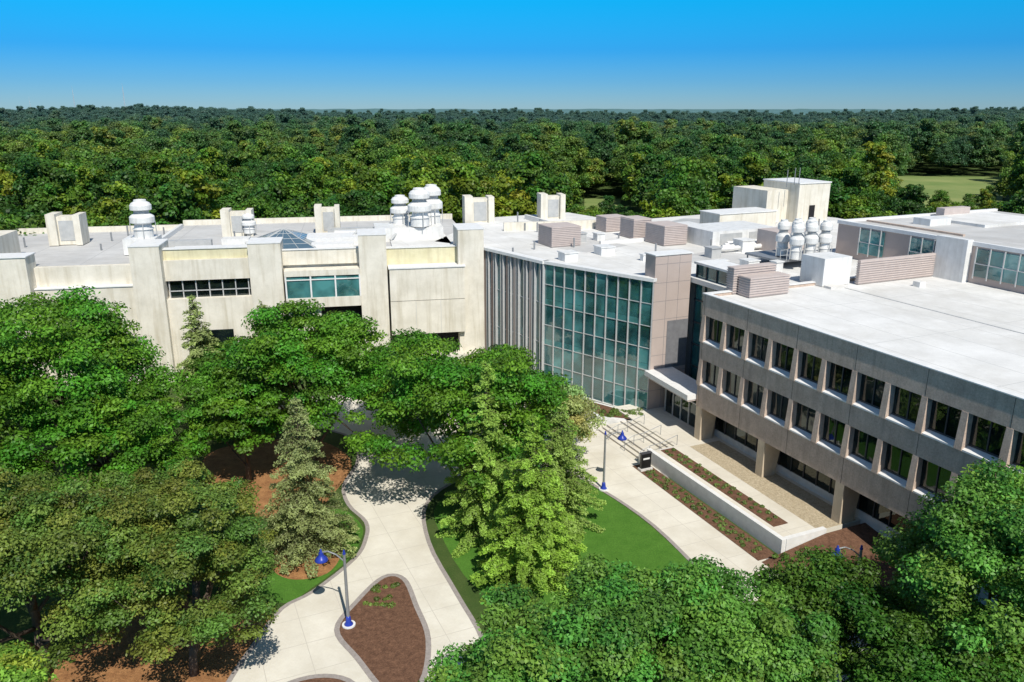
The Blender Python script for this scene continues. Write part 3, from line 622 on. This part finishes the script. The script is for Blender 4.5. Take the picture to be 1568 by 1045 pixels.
deciduous('maple_tree',9.6,27,9.3,3.3,2.5,44000,.17,BR,100,.65,rc=(.12,.22))
deciduous('maple_tree',22.0,31,12.9,5.6,2.2,100000,.18,BR,170,.65,rc=(.11,.21))
deciduous('maple_tree',27,35,10.0,4.6,2.2,30000,.23,GR,100,.7)
deciduous('maple_tree',26,27,9.0,4.6,1.5,30000,.2,GR,100,.7)
deciduous('linden_tree',14.6,32.0,8.2,3.6,1.0,46000,.18,GD,110,.65)
deciduous('linden_tree',17.0,26.5,8.0,3.9,1.0,46000,.17,GD,110,.65)
deciduous('serviceberry_tree',3.8,60,6.8,3.3,1.0,28000,.18,PA,90,.6)
deciduous('young_tree',-9.8,66.5,8.0,4.8,1.5,26000,.26,GR,100,.55)
deciduous('young_tree',-25,67.5,7.8,4.6,1.2,24000,.26,GD,100,.55)
deciduous('young_tree',-19.4,24,9.2,2.8,3,24000,.17,(.24,.36,.045),80,.6)
conifer('larch_tree',-27.6,67,12.6,3.8,24000,.25,PA,zb=2,gap=.6,irr=.5)
conifer('larch_tree',-22.6,70,11.6,3.2,14000,.26,PA,zb=2,gap=.6,irr=.5)
conifer('larch_tree',-49.5,72,14.2,4,14000,.28,PA,zb=2,gap=.6,irr=.5)
conifer('larch_tree',-13.3,46,11.3,3.5,40000,.17,(.25,.30,.115),zb=.9,gap=.38,irr=.38,nb=9)
conifer('spruce_tree',1.2,43.2,10.9,3.7,48000,.19,(.23,.38,.05),zb=.3,gap=.52,irr=.3,nb=9)
conifer('spruce_tree',-1.7,48.8,12.6,3.7,40000,.20,(.24,.38,.065),zb=.5,gap=.58,irr=.4,nb=8)
conifer('spruce_tree',3.4,50.5,8.9,3.5,26000,.19,(.25,.37,.08),zb=.5,gap=.5,irr=.38,nb=9)
def shrubs(name,pts,rad,n,col):
    P=[];Q=[];K=[]
    for (x,y,z) in pts:
        r=rad*random.uniform(.6,1.3); d=RNG.normal(size=(n,3)); d/=np.linalg.norm(d,axis=1,keepdims=True); d[:,2]=abs(d[:,2])
        P.append(np.array([x,y,z])+d*r*RNG.uniform(.6,1,n)[:,None]*np.array([1,1,.8])); Q.append(d+RNG.normal(size=(n,3))*.4)
        K.append(np.array(col)*random.uniform(.6,1.5)*RNG.uniform(.75,1.25,n)[:,None])
    me=quads(name,np.concatenate(P),np.concatenate(Q),.13,np.concatenate(K),M_leaf); COL.objects.link(bpy.data.objects.new(name,me))
pt=[]
for i in range(17): pt.append(FR(1.8+i*.76+random.uniform(-.2,.2),-3.3+random.uniform(-.15,.15),.93))
for i in range(16): pt.append(FR(1.8+i*.8+random.uniform(-.2,.2),-3.95+random.uniform(-.15,.15),.93))
for i in range(22): pt.append(FR(2.9+i*.6,-6.0+random.uniform(-.2,.2),.03)); pt.append(FR(2.9+i*.6+random.uniform(-.2,.2),-6.6+random.uniform(-.2,.2),.03))
shrubs('bed_shrubs',pt,.24,60,(.13,.20,.05))
pt=[FR(random.uniform(17,21),random.uniform(-6.5,1),.35) for i in range(26)]; shrubs('bed_shrubs',pt,.35,110,(.09,.16,.03))
pt=[(random.uniform(7.8,12),random.uniform(68.3,70.0),.76) for i in range(24)]; shrubs('planter_shrubs',pt,.4,120,(.12,.19,.04))
pt=[(-8.2+random.uniform(-.5,1.2),41.4+random.uniform(-1,1.4),.02) for i in range(16)]; shrubs('bed_shrubs',pt,.22,70,(.13,.19,.04))
# ------------------------------------------------------------------ forest
vc=bpy.data.collections.new('forest_tree_kinds')
for i in range(7):
    h=RNG.uniform(12,19.5); r=RNG.uniform(3.8,5.9)
    pos,nr,cc,c,zc=crown(h,r,1.5,7500,.5,(.088,.185,.024),60,.75,hollow=.5,rc=(.18,.34),jit=.38)
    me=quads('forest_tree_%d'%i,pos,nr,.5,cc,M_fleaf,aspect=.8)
    vc.objects.link(bpy.data.objects.new('forest_tree_%d'%i,me))
pts=[];sca=[];rot=[];vi=[]
def inclear(x,y):
    for (a,b,y0,y1) in CL:
        if y0<y<y1 and a*y-3<x<b*y+3: return True
    return False
bl=[(-80,70),(-62,100),(-30,112),(-4,118),(8,123),(16,116),(38,127),(48,118),(60,88),(66,60)]
def behind(x,y):
    if x<-80: return y>60
    if x>66: return y>60
    for (a,b),(c,d) in zip(bl,bl[1:]):
        if a<=x<=c: return y> b+(d-b)*(x-a)/(c-a)+3
    return False
def addp(x,y,s):
    pts.append((x,y,float(hf(np.float64(x),np.float64(y))) if y>150 else 0.)); sca.append(s); rot.append(random.uniform(0,6.28)); vi.append(random.randrange(7))
def fill(y0,y1,sp,s0,s1,wid):
    y=y0
    while y<y1:
        X=wid*y+60; x=-X
        while x<X:
            px=x+random.uniform(-.42,.42)*sp; py=y+random.uniform(-.42,.42)*sp
            if behind(px,py) and not inclear(px,py):
                k=1.0
                for a,b,y0_,_ in CL:
                    if py<y0_+1 and a*py-5<px<b*py+5: k=.66 if py<170 else .42
                addp(px,py,k*random.uniform(s0,s1))
            x+=sp
        y+=sp*.9
fill(60,260,7.4,.66,1.16,1.0); fill(260,600,8.8,.70,1.30,.95); fill(600,1400,12.5,.85,1.5,.85)
me=bpy.data.meshes.new('forest'); me.from_pydata(pts,[],[])
for nm,ty,da in (('sc','FLOAT',sca),('rz','FLOAT',rot),('vi','INT',vi)):
    a=me.attributes.new(nm,ty,'POINT'); a.data.foreach_set('value',da)
fo=bpy.data.objects.new('forest',me); COL.objects.link(fo)
ng=bpy.data.node_groups.new('forest_scatter','GeometryNodeTree')
ng.interface.new_socket('Geometry',in_out='INPUT',socket_type='NodeSocketGeometry'); ng.interface.new_socket('Geometry',in_out='OUTPUT',socket_type='NodeSocketGeometry')
gi=ng.nodes.new('NodeGroupInput'); go=ng.nodes.new('NodeGroupOutput'); ip=ng.nodes.new('GeometryNodeInstanceOnPoints'); ci=ng.nodes.new('GeometryNodeCollectionInfo')
ci.inputs['Collection'].default_value=vc; ci.inputs['Separate Children'].default_value=True; ci.inputs['Reset Children'].default_value=True
def na(nm,ty):
    n=ng.nodes.new('GeometryNodeInputNamedAttribute'); n.data_type=ty; n.inputs['Name'].default_value=nm; return n.outputs['Attribute']
cx=ng.nodes.new('ShaderNodeCombineXYZ'); ng.links.new(na('rz','FLOAT'),cx.inputs['Z'])
ng.links.new(gi.outputs[0],ip.inputs['Points']); ng.links.new(ci.outputs[0],ip.inputs['Instance']); ip.inputs['Pick Instance'].default_value=True
ng.links.new(na('vi','INT'),ip.inputs['Instance Index']); ng.links.new(cx.outputs[0],ip.inputs['Rotation']); ng.links.new(na('sc','FLOAT'),ip.inputs['Scale'])
ng.links.new(ip.outputs[0],go.inputs[0])
mo=fo.modifiers.new('scatter','NODES'); mo.node_group=ng
# ------------------------------------------------------------------ sun, sky, camera
sd=Vector((.34*.643,-.940*.643,.766)).normalized()
sl=bpy.data.lights.new('sun','SUN'); sl.energy=5.0; sl.angle=math.radians(.5); sl.color=(1,.955,.865)
so=bpy.data.objects.new('sun',sl); so.rotation_euler=sd.to_track_quat('Z','Y').to_euler(); COL.objects.link(so)
w=bpy.data.worlds.new("World"); sc.world=w; w.use_nodes=True; t=w.node_tree; bg=t.nodes['Background']
sk=N(t,'ShaderNodeTexSky'); sk.sky_type='NISHITA'; sk.sun_disc=False; sk.sun_elevation=math.asin(sd.z); sk.sun_rotation=math.atan2(sd.x,sd.y); sk.air_density=1.0; sk.dust_density=.1; sk.ozone_density=2
tc=N(t,'ShaderNodeTexCoord'); sp=N(t,'ShaderNodeSeparateXYZ'); t.links.new(tc.outputs['Generated'],sp.inputs[0])
rp=N(t,'ShaderNodeValToRGB'); e=rp.color_ramp.elements; e[0].position=0; e[0].color=(.30,.54,.92,1); e[1].position=.6; e[1].color=(.92,.92,.85,1)
for p_,c_ in ((.03,(.17,.48,.97)),(.065,(.06,.47,1.05)),(.12,(.015,.70,1.18)),(.25,(.4,.8,1.1))):
    k=e.new(p_); k.color=rgb(c_)
t.links.new(sp.outputs['Z'],rp.inputs[0]); mu=N(t,'ShaderNodeVectorMath',operation='MULTIPLY'); t.links.new(sk.outputs[0],mu.inputs[0]); t.links.new(rp.outputs[0],mu.inputs[1])
t.links.new(mu.outputs[0],bg.inputs['Color']); bg.inputs['Strength'].default_value=.105
cd=bpy.data.cameras.new('camera'); cd.lens=28; cd.sensor_width=36; cd.clip_end=20000; cd.clip_start=.5
co=bpy.data.objects.new('camera',cd); co.location=(0,0,28); co.rotation_euler=(math.radians(90-16.3),0,0); COL.objects.link(co); sc.camera=co
